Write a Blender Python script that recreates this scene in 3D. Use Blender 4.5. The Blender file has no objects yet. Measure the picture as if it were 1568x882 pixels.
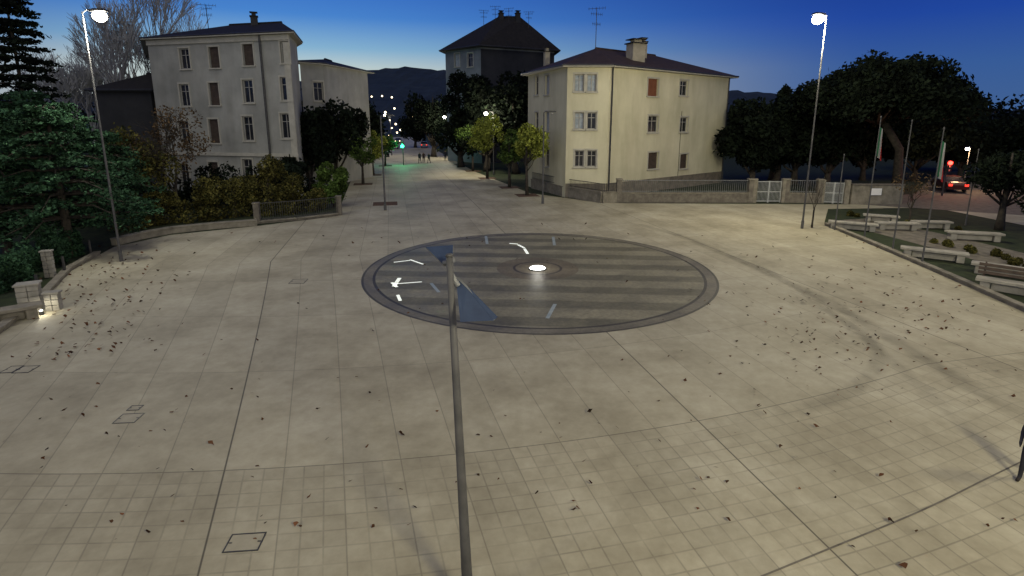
import bpy, math, random
import numpy as np
from mathutils import Vector, Matrix
from math import sin, cos, tan, radians, pi
R = random.Random(7)
rng = np.random.default_rng(5)
scene = bpy.context.scene
# ---------------------------------------------------------------- survey helpers
H = 6.5; F = 815.0; TH = radians(12); U0 = 784.0; V0 = 185 + F*tan(TH)
def _d(u, v):
    a = (u-U0)/F; b = (v-V0)/F
    return a, cos(TH)-b*sin(TH), -sin(TH)-b*cos(TH)
def gp(u, v, z=0.0):
    a, dy, dz = _d(u, v); t = (z-H)/dz
    return Vector((a*t, dy*t, z))
def at(u, v, Y):
    a, dy, dz = _d(u, v); t = Y/dy
    return Vector((a*t, Y, H+dz*t))
def zat(p, v):
    a, dy, dz = _d(0, v); return H+p.y*dz/dy
def sat(A, B, u, v):
    a, dy, dz = _d(u, v); k = a/dy
    den = (B.x-A.x)-k*(B.y-A.y)
    s = (k*A.y-A.x)/den
    return s, A.y+s*(B.y-A.y)
# ---------------------------------------------------------------- materials
class NT:
    def __init__(s, name, rough=0.8, spec=0.3, metal=0.0):
        s.mat = bpy.data.materials.new(name); s.mat.use_nodes = True
        s.t = s.mat.node_tree; s.b = s.t.nodes['Principled BSDF']
        s.b.inputs['Roughness'].default_value = rough
        s.b.inputs['Specular IOR Level'].default_value = spec
        s.b.inputs['Metallic'].default_value = metal
    def n(s, typ): return s.t.nodes.new(typ)
    def l(s, a, b): s.t.links.new(a, b)
    def m(s, op, a, b=None, c=None, clamp=False):
        n = s.n('ShaderNodeMath'); n.operation = op; n.use_clamp = clamp
        for i, x in enumerate((a, b, c)):
            if x is None: continue
            if isinstance(x, (int, float)): n.inputs[i].default_value = x
            else: s.l(x, n.inputs[i])
        return n.outputs[0]
    def noise(s, vec, scale, detail=3, rough=0.6):
        n = s.n('ShaderNodeTexNoise'); n.inputs['Scale'].default_value = scale
        n.inputs['Detail'].default_value = detail; n.inputs['Roughness'].default_value = rough
        if vec is not None: s.l(vec, n.inputs['Vector'])
        return n.outputs['Fac']
    def pos(s): return s.n('ShaderNodeNewGeometry').outputs['Position']
    def ramp(s, fac, stops, const=False):
        n = s.n('ShaderNodeValToRGB'); e = n.color_ramp.elements
        if const: n.color_ramp.interpolation = 'CONSTANT'
        while len(e) < len(stops): e.new(0.5)
        for i, (p, c) in enumerate(stops):
            e[i].position = p; e[i].color = (c[0], c[1], c[2], 1)
        s.l(fac, n.inputs[0]); return n.outputs[0]
    def mix(s, fac, a, b, mode='MIX'):
        n = s.n('ShaderNodeMix'); n.data_type = 'RGBA'; n.blend_type = mode
        for x, i in ((fac, 0), (a, 6), (b, 7)):
            if isinstance(x, (int, float)): n.inputs[i].default_value = x
            elif isinstance(x, tuple): n.inputs[i].default_value = (x[0], x[1], x[2], 1)
            else: s.l(x, n.inputs[i])
        return n.outputs[2]
    def bump(s, h, strength=0.3, dist=0.02):
        n = s.n('ShaderNodeBump'); n.inputs['Strength'].default_value = strength
        n.inputs['Distance'].default_value = dist
        s.l(h, n.inputs['Height']); s.l(n.outputs[0], s.b.inputs['Normal'])
    def col(s, c): s.l(c, s.b.inputs['Base Color'])

def noisy(name, c1, c2, scale=3, rough=0.8, bump=0.2, bs=40, spec=0.3, metal=0.0):
    q = NT(name, rough, spec, metal); p = q.pos()
    f = q.noise(p, scale); q.col(q.ramp(f, [(0.3, c1), (0.7, c2)]))
    if bump > .25: q.bump(q.noise(p, bs, 1), bump)
    return q.mat
def plaster(name, c1, c2):
    q = NT(name, 0.92, 0.2); p = q.pos()
    mp = q.n('ShaderNodeMapping'); mp.inputs['Scale'].default_value = (.7, .7, 0.16); q.l(p, mp.inputs['Vector'])
    st = q.noise(mp.outputs[0], 1.0, 4, .6); f = q.noise(p, .4, 4)
    c = q.ramp(f, [(0.3, c1), (0.7, c2)])
    c = q.mix(.5, c, q.ramp(st, [(.35, (.72, .70, .67)), (.6, (1.03, 1.03, 1.03))]), 'MULTIPLY')
    q.col(c); return q.mat
def emis(name, c, st):
    q = NT(name); q.b.inputs['Base Color'].default_value = (*c, 1)
    q.b.inputs['Emission Color'].default_value = (*c, 1)
    q.b.inputs['Emission Strength'].default_value = st
    return q.mat
def leafmat(name, dark, light, clump=0.6):
    q = NT(name, 0.85, 0.08)
    g = q.n('ShaderNodeNewGeometry')
    a = q.ramp(g.outputs['Random Per Island'], [(0.0, dark), (1.0, light)])
    nz = q.noise(g.outputs['Position'], clump, 1)
    k = q.ramp(nz, [(0.35, (0.35, 0.35, 0.35)), (0.65, (1.2, 1.2, 1.2))])
    q.col(q.mix(1.0, a, k, 'MULTIPLY'))
    return q.mat

M = {}
M['wall_yellow'] = plaster('wall_yellow', (0.47, 0.45, 0.32), (0.56, 0.53, 0.39))
M['wall_grey'] = plaster('wall_offwhite', (0.24, 0.245, 0.225), (0.36, 0.36, 0.33))
M['chim'] = noisy('chimney_render', (0.22, 0.20, 0.16), (0.34, 0.31, 0.25), 1, 0.9, 0.3, 20)
M['wall_dark'] = noisy('wall_dark', (0.022, 0.023, 0.025), (0.04, 0.04, 0.042), 0.4, 0.9, 0.2, 30)
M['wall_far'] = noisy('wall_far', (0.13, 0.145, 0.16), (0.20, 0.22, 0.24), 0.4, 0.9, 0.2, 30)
M['plinth'] = noisy('plinth', (0.10, 0.09, 0.075), (0.18, 0.16, 0.13), 2, 0.9, 0.4, 20)
M['trim'] = noisy('trim', (0.33, 0.32, 0.27), (0.43, 0.41, 0.35), 2, 0.8, 0.1)
M['glass'] = noisy('window_glass', (0.010, 0.012, 0.015), (0.03, 0.03, 0.035), 1.5, 0.15, 0, spec=0.5)
M['shutter'] = noisy('shutter_wood', (0.045, 0.035, 0.03), (0.09, 0.065, 0.05), 3, 0.7, 0.1)
M['shutter_red'] = noisy('shutter_red', (0.14, 0.05, 0.025), (0.20, 0.08, 0.045), 3, 0.7, 0.1)
M['curtain'] = noisy('curtain', (0.22, 0.26, 0.30), (0.36, 0.40, 0.45), 4, 0.8, 0)
M['frame'] = noisy('window_frame', (0.26, 0.25, 0.23), (0.34, 0.33, 0.30), 3, 0.6, 0)
M['metal'] = noisy('painted_metal', (0.03, 0.03, 0.032), (0.06, 0.06, 0.062), 5, 0.45, 0.05, metal=0.3)
M['polegrey'] = noisy('pole_grey', (0.055, 0.055, 0.058), (0.095, 0.094, 0.096), 3, 0.6, 0.05, metal=0.1)
M['galv'] = noisy('galvanised_metal', (0.12, 0.125, 0.13), (0.19, 0.195, 0.2), 4, 0.55, 0.05, metal=0.3)
M['gatepaint'] = noisy('gate_paint', (0.25, 0.26, 0.26), (0.35, 0.36, 0.36), 4, 0.5, 0.05)
M['stone'] = noisy('stone', (0.12, 0.11, 0.088), (0.23, 0.21, 0.17), 2.2, 0.85, 0.5, 18)
M['stone_pale'] = noisy('stone_pale', (0.20, 0.19, 0.165), (0.32, 0.305, 0.265), 2.2, 0.8, 0.3, 18)
M['stone_dark'] = noisy('stone_dark', (0.08, 0.07, 0.06), (0.16, 0.145, 0.12), 2.5, 0.85, 0.5, 10)
M['bark'] = noisy('bark', (0.022, 0.02, 0.017), (0.06, 0.05, 0.04), 4, 0.95, 0.2, 15)
M['bark_grey'] = noisy('bark_grey', (0.24, 0.24, 0.24), (0.38, 0.38, 0.37), 3, 0.95, 0.2, 15)
M['pit'] = noisy('planting_pit', (0.06, 0.035, 0.025), (0.11, 0.065, 0.04), 4, 0.95, 0.5, 20)
M['grass'] = noisy('grass', (0.010, 0.015, 0.007), (0.03, 0.042, 0.016), 1.5, 0.95, 0.2, 30)
M['white'] = noisy('white_paint', (0.6, 0.6, 0.6), (0.7, 0.7, 0.7), 3, 0.5, 0)
M['lamp_on'] = emis('lamp_glass_lit', (1.0, 0.95, 0.78), 45)
M['lamp_far'] = emis('far_lamp_lit', (1.0, 0.82, 0.52), 5)
M['lamp_off'] = noisy('lamp_glass', (0.2, 0.2, 0.2), (0.3, 0.3, 0.3), 4, 0.3, 0)
M['green_on'] = emis('signal_green', (0.02, 1.0, 0.35), 16)
M['red_on'] = emis('signal_red', (1.0, 0.03, 0.02), 12)
M['red_dim'] = emis('tail_lamp', (1.0, 0.05, 0.03), 1.5)
M['lf_dark'] = leafmat('foliage_dark', (0.004, 0.007, 0.005), (0.014, 0.021, 0.012))
M['lf_pine'] = leafmat('foliage_pine', (0.012, 0.032, 0.018), (0.045, 0.10, 0.05), 0.9)
M['lf_green'] = leafmat('foliage_green', (0.03, 0.06, 0.014), (0.11, 0.17, 0.04), 1.2)
M['lf_yellow'] = leafmat('foliage_yellow_green', (0.12, 0.15, 0.025), (0.38, 0.42, 0.08), 1.5)
M['lf_hedge'] = leafmat('foliage_hedge', (0.02, 0.026, 0.010), (0.14, 0.125, 0.035), 1.5)
M['lf_autumn'] = leafmat('foliage_autumn', (0.05, 0.035, 0.02), (0.13, 0.085, 0.045), 1.2)
M['lf_fallen'] = leafmat('fallen_leaf', (0.04, 0.025, 0.016), (0.15, 0.065, 0.032), 3)

def roofmat(name, c1, c2):
    q = NT(name, 0.85); p = q.pos()
    w = q.n('ShaderNodeTexWave'); w.inputs['Scale'].default_value = 2.2; w.inputs['Distortion'].default_value = 1.0
    q.l(p, w.inputs['Vector'])
    f = q.noise(p, 2.5)
    q.col(q.mix(0.35, q.ramp(f, [(0.3, c1), (0.7, c2)]), w.outputs['Color'], 'MULTIPLY'))
    return q.mat
M['roof'] = roofmat('roof_tiles', (0.03, 0.02, 0.016), (0.075, 0.045, 0.035))
M['roof_dark'] = roofmat('roof_tiles_dark', (0.010, 0.009, 0.010), (0.022, 0.019, 0.019))

# plaza paving : slab courses sweep in shallow arcs
AX = radians(12.7)
def PQ(p): return (cos(AX)*p.x+sin(AX)*p.y, -sin(AX)*p.x+cos(AX)*p.y)
pL = PQ(gp(340, 720))[0]; pR = PQ(gp(1100, 675))[0]
_c = [PQ(gp(*x)) for x in ((0, 725), (200, 723), (400, 718), (600, 710), (760, 692), (900, 668), (1065, 640), (1280, 602))]
QC, QB, QA = [float(v) for v in np.polyfit([a[0] for a in _c], [a[1] for a in _c], 2)]
_l = [PQ(gp(*x)) for x in ((430, 400), (408, 480), (385, 560), (362, 640), (340, 720), (324, 800), (310, 880))]
EC, EB, EA = [float(v) for v in np.polyfit([a[1] for a in _l], [a[0]-pL for a in _l], 2)]
rF = PQ(gp(430, 400))[1]
def paving():
    q = NT('plaza_paving', 0.7, 0.25); P = q.pos()
    sx = q.n('ShaderNodeSeparateXYZ'); q.l(P, sx.inputs[0]); x, y = sx.outputs[0], sx.outputs[1]
    p0 = q.m('ADD', q.m('MULTIPLY', x, cos(AX)), q.m('MULTIPLY', y, sin(AX)))
    r0 = q.m('ADD', q.m('MULTIPLY', x, -sin(AX)), q.m('MULTIPLY', y, cos(AX)))
    rc = q.m('MINIMUM', r0, rF)
    e = q.m('ADD', q.m('ADD', q.m('MULTIPLY', q.m('MULTIPLY', rc, rc), EC), q.m('MULTIPLY', rc, EB)), EA)
    k = q.m('DIVIDE', q.m('SUBTRACT', pR, p0), pR-pL)
    k = q.m('MINIMUM', q.m('MAXIMUM', k, 0.0), 1.6)
    p = q.m('SUBTRACT', p0, q.m('MULTIPLY', e, k))
    pc = q.m('MINIMUM', q.m('MAXIMUM', p0, -12.0), 14.0)
    r = q.m('SUBTRACT', r0, q.m('ADD', q.m('ADD', q.m('MULTIPLY', q.m('MULTIPLY', pc, pc), QC), q.m('MULTIPLY', pc, QB)), QA))
    q0 = 0.0
    def line(c, sp, off, w):
        f = q.m('FRACT', q.m('DIVIDE', q.m('SUBTRACT', c, off), sp))
        d = q.m('MULTIPLY', q.m('SUBTRACT', 0.5, q.m('ABSOLUTE', q.m('SUBTRACT', f, 0.5))), sp)
        mr = q.n('ShaderNodeMapRange'); q.l(d, mr.inputs[0])
        mr.inputs[1].default_value = w*0.4; mr.inputs[2].default_value = w
        mr.inputs[3].default_value = 1; mr.inputs[4].default_value = 0
        return mr.outputs[0]
    SP = (pR-pL)/9.0
    QS = 4.2
    slab = q.m('MAXIMUM', line(p, SP, pL, 0.015), line(r, QS, q0, 0.015))
    big = q.m('MAXIMUM', line(p, (pR-pL), pL, 0.022), q.m('MULTIPLY', line(r, QS*3, q0, 0.018), .7))
    small = q.m('MAXIMUM', line(p, SP/3, pL, 0.020), line(r, QS/12, q0, 0.020))
    near = q.m('LESS_THAN', r, q0)
    nz = q.noise(P, 0.35, 5, 0.65); n2 = q.noise(P, 3.0, 4, 0.7); n3 = q.noise(P, 0.8, 2)
    wear = q.ramp(n3, [(.35, (.25,)*3), (.65, (1,)*3)])
    small = q.m('MULTIPLY', small, q.m('MULTIPLY', q.m('MULTIPLY', near, wear), 0.34))
    fl = q.n('ShaderNodeCombineXYZ')
    q.l(q.m('FLOOR', q.m('DIVIDE', q.m('SUBTRACT', p, pL), SP)), fl.inputs[0])
    q.l(q.m('FLOOR', q.m('DIVIDE', q.m('SUBTRACT', r, q0), QS)), fl.inputs[1])
    wn = q.n('ShaderNodeTexWhiteNoise'); q.l(fl.outputs[0], wn.inputs['Vector'])
    fs = q.n('ShaderNodeCombineXYZ')
    q.l(q.m('FLOOR', q.m('DIVIDE', q.m('SUBTRACT', p, pL), SP/3)), fs.inputs[0])
    q.l(q.m('FLOOR', q.m('DIVIDE', q.m('SUBTRACT', r, q0), QS/12)), fs.inputs[1])
    ws = q.n('ShaderNodeTexWhiteNoise'); q.l(fs.outputs[0], ws.inputs['Vector'])
    c = q.ramp(nz, [(0.3, (0.25, 0.225, 0.158)), (0.5, (0.35, 0.322, 0.237)), (0.7, (0.43, 0.402, 0.31))])
    c = q.mix(0.4, c, q.ramp(wn.outputs['Value'], [(0, (0.74, 0.74, 0.73)), (1, (1.1, 1.1, 1.1))]), 'MULTIPLY')
    c = q.mix(q.m('MULTIPLY', near, 0.25), c, q.ramp(ws.outputs['Value'], [(0, (0.75, 0.74, 0.72)), (1, (1.1, 1.1, 1.1))]), 'MULTIPLY')
    c = q.mix(0.6, c, q.ramp(n2, [(0.3, (0.76, 0.75, 0.73)), (0.65, (1.05, 1.05, 1.05))]), 'MULTIPLY')
    mask = q.m('MAXIMUM', q.m('MAXIMUM', q.m('MULTIPLY', slab, 0.40), q.m('MULTIPLY', big, 0.85)), small)
    c = q.mix(mask, c, (0.05, 0.045, 0.036))
    q.col(c)
    rr = q.n('ShaderNodeMapRange'); q.l(nz, rr.inputs[0]); rr.inputs[3].default_value = 0.5; rr.inputs[4].default_value = 0.8
    q.l(rr.outputs[0], q.b.inputs['Roughness'])
    return q.mat
M['paving'] = paving()

FC = (gp(823, 357)+gp(823, 513))*0.5
FR = (gp(823, 357)-gp(823, 513)).length*0.5
def fountain_mat():
    q = NT('fountain_paving', 0.5, 0.3); P = q.pos()
    sx = q.n('ShaderNodeSeparateXYZ'); q.l(P, sx.inputs[0])
    x = q.m('SUBTRACT', sx.outputs[0], FC.x); y = q.m('SUBTRACT', sx.outputs[1], FC.y)
    r = q.m('SQRT', q.m('ADD', q.m('MULTIPLY', x, x), q.m('MULTIPLY', y, y)))
    nz = q.noise(P, 1.2, 5); n2 = q.noise(P, 7, 4); n4 = q.noise(P, .5, 3)
    v = q.m('ADD', q.m('MULTIPLY', y, 0.998), q.m('MULTIPLY', x, 0.07))
    v = q.m('ADD', v, q.m('MULTIPLY', nz, .16))
    f = q.m('FRACT', q.m('ADD', q.m('DIVIDE', v, 1.75), 0.2))
    st = q.n('ShaderNodeMapRange'); q.l(q.m('ABSOLUTE', q.m('SUBTRACT', f, 0.5)), st.inputs[0])
    st.inputs[1].default_value = 0.20; st.inputs[2].default_value = 0.27
    c = q.mix(st.outputs[0], (0.15, 0.14, 0.095), (0.24, 0.222, 0.152))
    def band(a, b): return q.m('MULTIPLY', q.m('GREATER_THAN', r, a), q.m('LESS_THAN', r, b))
    c = q.mix(band(FR*0.925, FR*0.94), c, (0.06, 0.055, 0.045))
    c = q.mix(band(FR*0.94, FR*0.987), c, (0.17, 0.155, 0.115))
    c = q.mix(band(FR*0.987, FR*1.1), c, (0.085, 0.078, 0.06))
    c = q.mix(q.m('MULTIPLY', band(0, FR*0.24), .75), c, (0.135, 0.11, 0.072))
    c = q.mix(band(FR*0.13, FR*0.145), c, (0.06, 0.05, 0.04))
    c = q.mix(0.8, c, q.ramp(nz, [(0.3, (0.7, 0.7, 0.7)), (0.7, (1.15, 1.15, 1.15))]), 'MULTIPLY')
    c = q.mix(0.8, c, q.ramp(n4, [(0.35, (0.72, 0.72, 0.72)), (0.65, (1.1, 1.1, 1.1))]), 'MULTIPLY')
    c = q.mix(0.7, c, q.ramp(n2, [(0.3, (0.6, 0.6, 0.6)), (0.7, (1.1, 1.1, 1.1))]), 'MULTIPLY')
    q.col(c)
    rr = q.n('ShaderNodeMapRange'); q.l(nz, rr.inputs[0]); rr.inputs[3].default_value = 0.35; rr.inputs[4].default_value = 0.7
    q.l(rr.outputs[0], q.b.inputs['Roughness'])
    return q.mat
M['fountain'] = fountain_mat()

# ---------------------------------------------------------------- mesh builder
class MB:
    def __init__(s): s.v = []; s.f = []; s.m = []
    def poly(s, pts, m=0):
        k = len(s.v); s.v += [tuple(p) for p in pts]; s.f.append(tuple(range(k, k+len(pts)))); s.m.append(m)
    def box(s, o, X, Y, Z, m=0):
        o = Vector(o); X = Vector(X); Y = Vector(Y); Z = Vector(Z); k = len(s.v)
        for c in (-1, 1):
            for b in (-1, 1):
                for a in (-1, 1): s.v.append(tuple(o+X*a+Y*b+Z*c))
        for f in ((0, 2, 3, 1), (4, 5, 7, 6), (0, 1, 5, 4), (2, 6, 7, 3), (0, 4, 6, 2), (1, 3, 7, 5)):
            s.f.append(tuple(k+i for i in f)); s.m.append(m)
    def zbox(s, c, w, d, h, rot=0, m=0):
        c = Vector(c); s.box(c+Vector((0, 0, h/2)), (cos(rot)*w/2, sin(rot)*w/2, 0), (-sin(rot)*d/2, cos(rot)*d/2, 0), (0, 0, h/2), m)
    def path(s, pts, rad, n=8, m=0, cap=True):
        pts = [Vector(p) for p in pts]; k = len(s.v)
        for i, p in enumerate(pts):
            a = pts[max(i-1, 0)]; b = pts[min(i+1, len(pts)-1)]; d = (b-a).normalized()
            e = Vector((1, 0, 0)) if abs(d.x) < 0.8 else Vector((0, 1, 0))
            x = d.cross(e).normalized(); y = d.cross(x)
            for j in range(n):
                t = 2*pi*j/n; s.v.append(tuple(p+(x*cos(t)+y*sin(t))*rad[i]))
        for i in range(len(pts)-1):
            for j in range(n):
                s.f.append((k+i*n+j, k+i*n+(j+1) % n, k+(i+1)*n+(j+1) % n, k+(i+1)*n+j)); s.m.append(m)
        if cap:
            s.f.append(tuple(k+j for j in range(n))[::-1]); s.m.append(m)
            e = k+(len(pts)-1)*n; s.f.append(tuple(e+j for j in range(n))); s.m.append(m)
    def obj(s, name, mats, parent=None, smooth=False):
        me = bpy.data.meshes.new(name); me.from_pydata(s.v, [], s.f)
        for m in mats: me.materials.append(M[m] if isinstance(m, str) else m)
        me.polygons.foreach_set('material_index', s.m)
        if smooth: me.polygons.foreach_set('use_smooth', [True]*len(s.f))
        me.update(); o = bpy.data.objects.new(name, me); scene.collection.objects.link(o)
        if parent: o.parent = parent
        return o
def empty(name, loc=(0, 0, 0)):
    o = bpy.data.objects.new(name, None); scene.collection.objects.link(o); o.empty_display_size = 0.3
    return o
def flat(name, pts, mat, z):
    b = MB(); b.poly([(p.x, p.y, z) for p in pts]); return b.obj(name, [mat])
def light(kind, loc, power, col, parent=None, rad=0.2, name='lamp_light', **k):
    l = bpy.data.lights.new(name, kind); l.energy = power; l.color = col
    if kind in ('POINT', 'SPOT'): l.shadow_soft_size = rad
    for a, b in k.items(): setattr(l, a, b)
    o = bpy.data.objects.new(name, l); o.location = loc; scene.collection.objects.link(o)
    if parent: o.parent = parent
    return o

# ---------------------------------------------------------------- ground sheets
b = MB()
b.poly([(-1500, -200, -0.02), (1500, -200, -0.02), (1500, 2500, -0.02), (-1500, 2500, -0.02)])
b.obj('ground', ['grass'])
plz = [Vector((-16, -12, 0)), gp(-260, 700), gp(-60, 545), gp(0, 508), gp(60, 462), gp(105, 415), gp(175, 378), gp(260, 360), gp(395, 346), gp(515, 331),
       gp(528, 300), gp(540, 270), gp(556, 244), gp(580, 226), gp(596, 210), gp(640, 210), gp(672, 232), gp(725, 262), gp(812, 296), gp(925, 311), gp(1300, 313),
       gp(1420, 312), gp(1568, 300), gp(1900, 300), gp(1900, 345), gp(1568, 345), gp(1430, 318), gp(1268, 320), gp(1262, 342), gp(1460, 427), gp(1568, 474), gp(1800, 590), Vector((20, -12, 0))]
flat('plaza_paving', plz, 'paving', 0.004)
flat('side_road', [gp(1300, 312), gp(1400, 296), gp(1440, 262), gp(1500, 262), gp(1568, 285), gp(2000, 290), gp(2000, 330), gp(1568, 330)], 'stone_dark', 0.009)
b = MB(); b.poly([(FC.x+FR*cos(2*pi*i/96), FC.y+FR*sin(2*pi*i/96), 0.009) for i in range(96)])
b.obj('fountain_basin', ['fountain'])

def tracks():
    q = NT('tyre_rubber', 0.75); P = q.pos()
    q.b.inputs['Base Color'].default_value = (0.10, 0.09, 0.07, 1)
    a = q.ramp(q.noise(P, 1.1, 4), [(0.3, (0.12,)*3), (0.7, (0.46,)*3)])
    at_ = q.n('ShaderNodeAttribute'); at_.attribute_name = 'fade'
    q.l(q.m('MULTIPLY', a, at_.outputs['Fac']), q.b.inputs['Alpha']); return q.mat
M['tyre'] = tracks()
def ribbon(name, px, w, mat, z, soft=False, gain=1.0):
    P = [gp(*p) for p in px]; S = []
    for i in range(len(P)-1):
        p0 = P[max(i-1, 0)]; p1 = P[i]; p2 = P[i+1]; p3 = P[min(i+2, len(P)-1)]
        for k in range(8):
            t = k/8; S.append(0.5*((2*p1)+(p2-p0)*t+(2*p0-5*p1+4*p2-p3)*t*t+(3*p1-p0-3*p2+p3)*t**3))
    S.append(P[-1]); V = []; Fd = []; Fc = []
    for i, p in enumerate(S):
        d = (S[min(i+1, len(S)-1)]-S[max(i-1, 0)]).normalized(); n = Vector((-d.y, d.x, 0))*w/2
        e = min(1, min(i, len(S)-1-i)/8)*gain
        for k, g in ((1, 0), (.3, 1), (-.3, 1), (-1, 0)):
            v = p+n*k; V.append((v.x, v.y, z)); Fd.append((g if soft else 1)*e)
    for i in range(len(S)-1):
        for j in range(3): Fc.append((i*4+j, i*4+j+1, i*4+j+5, i*4+j+4))
    me = bpy.data.meshes.new(name); me.from_pydata(V, [], Fc); a = me.attributes.new('fade', 'FLOAT', 'POINT'); a.data.foreach_set('value', Fd)
    me.materials.append(M[mat]); o = bpy.data.objects.new(name, me); scene.collection.objects.link(o); return o
ribbon('tyre_track', [(960, 340), (1030, 358), (1100, 385), (1190, 425), (1290, 475), (1390, 535), (1480, 590), (1620, 670)], 0.75, 'tyre', 0.014, True, .72)
ribbon('tyre_track', [(1200, 445), (1290, 490), (1335, 525), (1345, 555), (1325, 585), (1270, 615), (1180, 640)], 0.55, 'tyre', 0.018, True, .5)
ribbon('tyre_track', [(1060, 360), (1150, 400), (1240, 455), (1350, 540), (1440, 620), (1560, 720)], 0.5, 'tyre', 0.022, True, .28)
ribbon('paving_joint', [(1165, 884), (1260, 845), (1410, 783), (1510, 734), (1600, 690)], 0.03, 'stone_dark', 0.012)

M['led'] = emis('led_strip', (0.95, 1.0, 0.9), 0.5)  # wet reflections painted as flat strips with a faint glow of their own
M['ledb'] = noisy('pale_inlay', (0.20, 0.25, 0.27), (0.32, 0.36, 0.36), 3, .5, 0)  # bluish reflections put into a plain pale colour
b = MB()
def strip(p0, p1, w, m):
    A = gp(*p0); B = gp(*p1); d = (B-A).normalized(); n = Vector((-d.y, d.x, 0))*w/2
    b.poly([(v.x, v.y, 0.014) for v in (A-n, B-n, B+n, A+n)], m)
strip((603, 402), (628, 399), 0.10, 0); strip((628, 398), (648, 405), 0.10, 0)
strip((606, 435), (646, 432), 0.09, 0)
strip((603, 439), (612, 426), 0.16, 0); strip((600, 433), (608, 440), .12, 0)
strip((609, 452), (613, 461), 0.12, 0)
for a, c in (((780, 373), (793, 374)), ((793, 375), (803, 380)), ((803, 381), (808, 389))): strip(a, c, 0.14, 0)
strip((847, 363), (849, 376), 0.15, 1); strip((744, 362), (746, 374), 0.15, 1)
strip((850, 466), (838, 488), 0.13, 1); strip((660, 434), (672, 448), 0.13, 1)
b.obj('fountain_light_strips', ['led', 'ledb'])  # painted reflections lying on the disc
fe = empty('fountain_spotlight')
c = gp(823, 412); b = MB()
b.path([(c.x, c.y, 0.01), (c.x, c.y, 0.05)], [0.42, 0.40], 24, 0)
b.obj('rim', ['metal'], fe)
b = MB(); b.path([(c.x, c.y, 0.052), (c.x, c.y, 0.09), (c.x, c.y, 0.11)], [0.36, 0.30, 0.12], 20, 0)
M['nozzle'] = emis('spot_glass', (1, 1, 0.95), 6); b.obj('glass', ['nozzle'], fe)
light('POINT', (c.x, c.y, 0.5), 22, (1, 0.97, 0.85), fe)

def manhole(u, v, w, d):
    c = gp(u, v); e = MB(); r = AX*.4
    X = Vector((cos(r), sin(r), 0)); Y = Vector((-sin(r), cos(r), 0)); z = Vector((0, 0, 0.016))
    t = 0.009
    for s in (-1, 1):
        e.box(c+X*s*(w/2)+z*0.6, X*t, Y*(d/2+t), (0, 0, 0.006)); e.box(c+Y*s*(d/2)+z*0.6, X*(w/2-t), Y*t, (0, 0, 0.006))
    e.box(c+z*0.5, X*(w/2-t*1.5), Y*(d/2-t*1.5), (0, 0, 0.003), 1)
    for s in (-1, 1): e.box(c+X*s*w*0.42+z*0.75, X*0.025, Y*0.012, (0, 0, 0.004), 0)
    e.obj('manhole_cover', ['metal', 'coverstone'])
M['coverstone'] = noisy('cover_stone', (0.25, 0.23, 0.17), (0.34, 0.315, 0.24), 3, 0.7, 0.2)
manhole(375, 831, 0.52, 0.36); manhole(197, 641, 0.45, 0.38); manhole(207, 625, 0.25, 0.2); manhole(40, 566, 0.4, 0.4); manhole(457, 431, 0.6, 0.6); manhole(18, 566, .3, .4)

# fallen leaves
b = MB()
def leaf(p, s):
    a = R.random()*6.28; n = 7; pts = []
    tilt = R.uniform(-0.9, 0.9); tb = R.uniform(-.6, .6)
    for i in range(n):
        t = 2*pi*i/n; r = s*(1 if i % 2 == 0 else 0.6)*R.uniform(0.7, 1.1)
        x = r*cos(t+a); y = r*sin(t+a)*.8; pts.append((p.x+x, p.y+y, 0.03+(abs(tilt)+abs(tb))*s+x*tilt+y*tb))
    b.poly(pts)
for (u, v) in [(547, 581), (820, 761), (1285, 597), (536, 741), (905, 742), (577, 644), (620, 670), (730, 667), (752, 672), (1095, 718), (1076, 741), (1217, 705), (1348, 735), (1050, 585), (905, 635), (1160, 625), (1250, 655), (384, 602), (353, 600), (484, 628), (668, 632), (262, 630), (240, 725), (322, 686), (150, 627), (100, 637), (60, 645), (263, 767), (578, 784), (456, 805), (1280, 540), (1010, 620), (1060, 752), (946, 662), (1384, 872), (1550, 610), (1105, 573), (1145, 450)]:
    leaf(gp(u+R.uniform(-3, 3), v+R.uniform(-3, 3)), R.uniform(0.04, 0.07))
for k in range(700):
    w = R.random()
    if w < 0.5: u = R.gauss(1320, 130); v = R.gauss(485, 60)
    elif w < 0.68: u = R.gauss(165, 60); v = R.gauss(440, 50)
    else: u = R.uniform(0, 1560); v = 345+500*R.random()**1.5
    if not (345 < v < 880) or (u > 1262 and v < 342+(u-1262)*.435): continue
    leaf(gp(u, v), R.uniform(0.025, 0.055)+max(0, (560-v))*.00022)
for k in range(150):
    j = R.randrange(7); t = R.random(); u = 265-j*22-t*95; v = 378+j*3+t*165
    leaf(gp(u, v), R.uniform(.04, .085))
b.obj('fallen_leaves', ['lf_fallen'])

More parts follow.
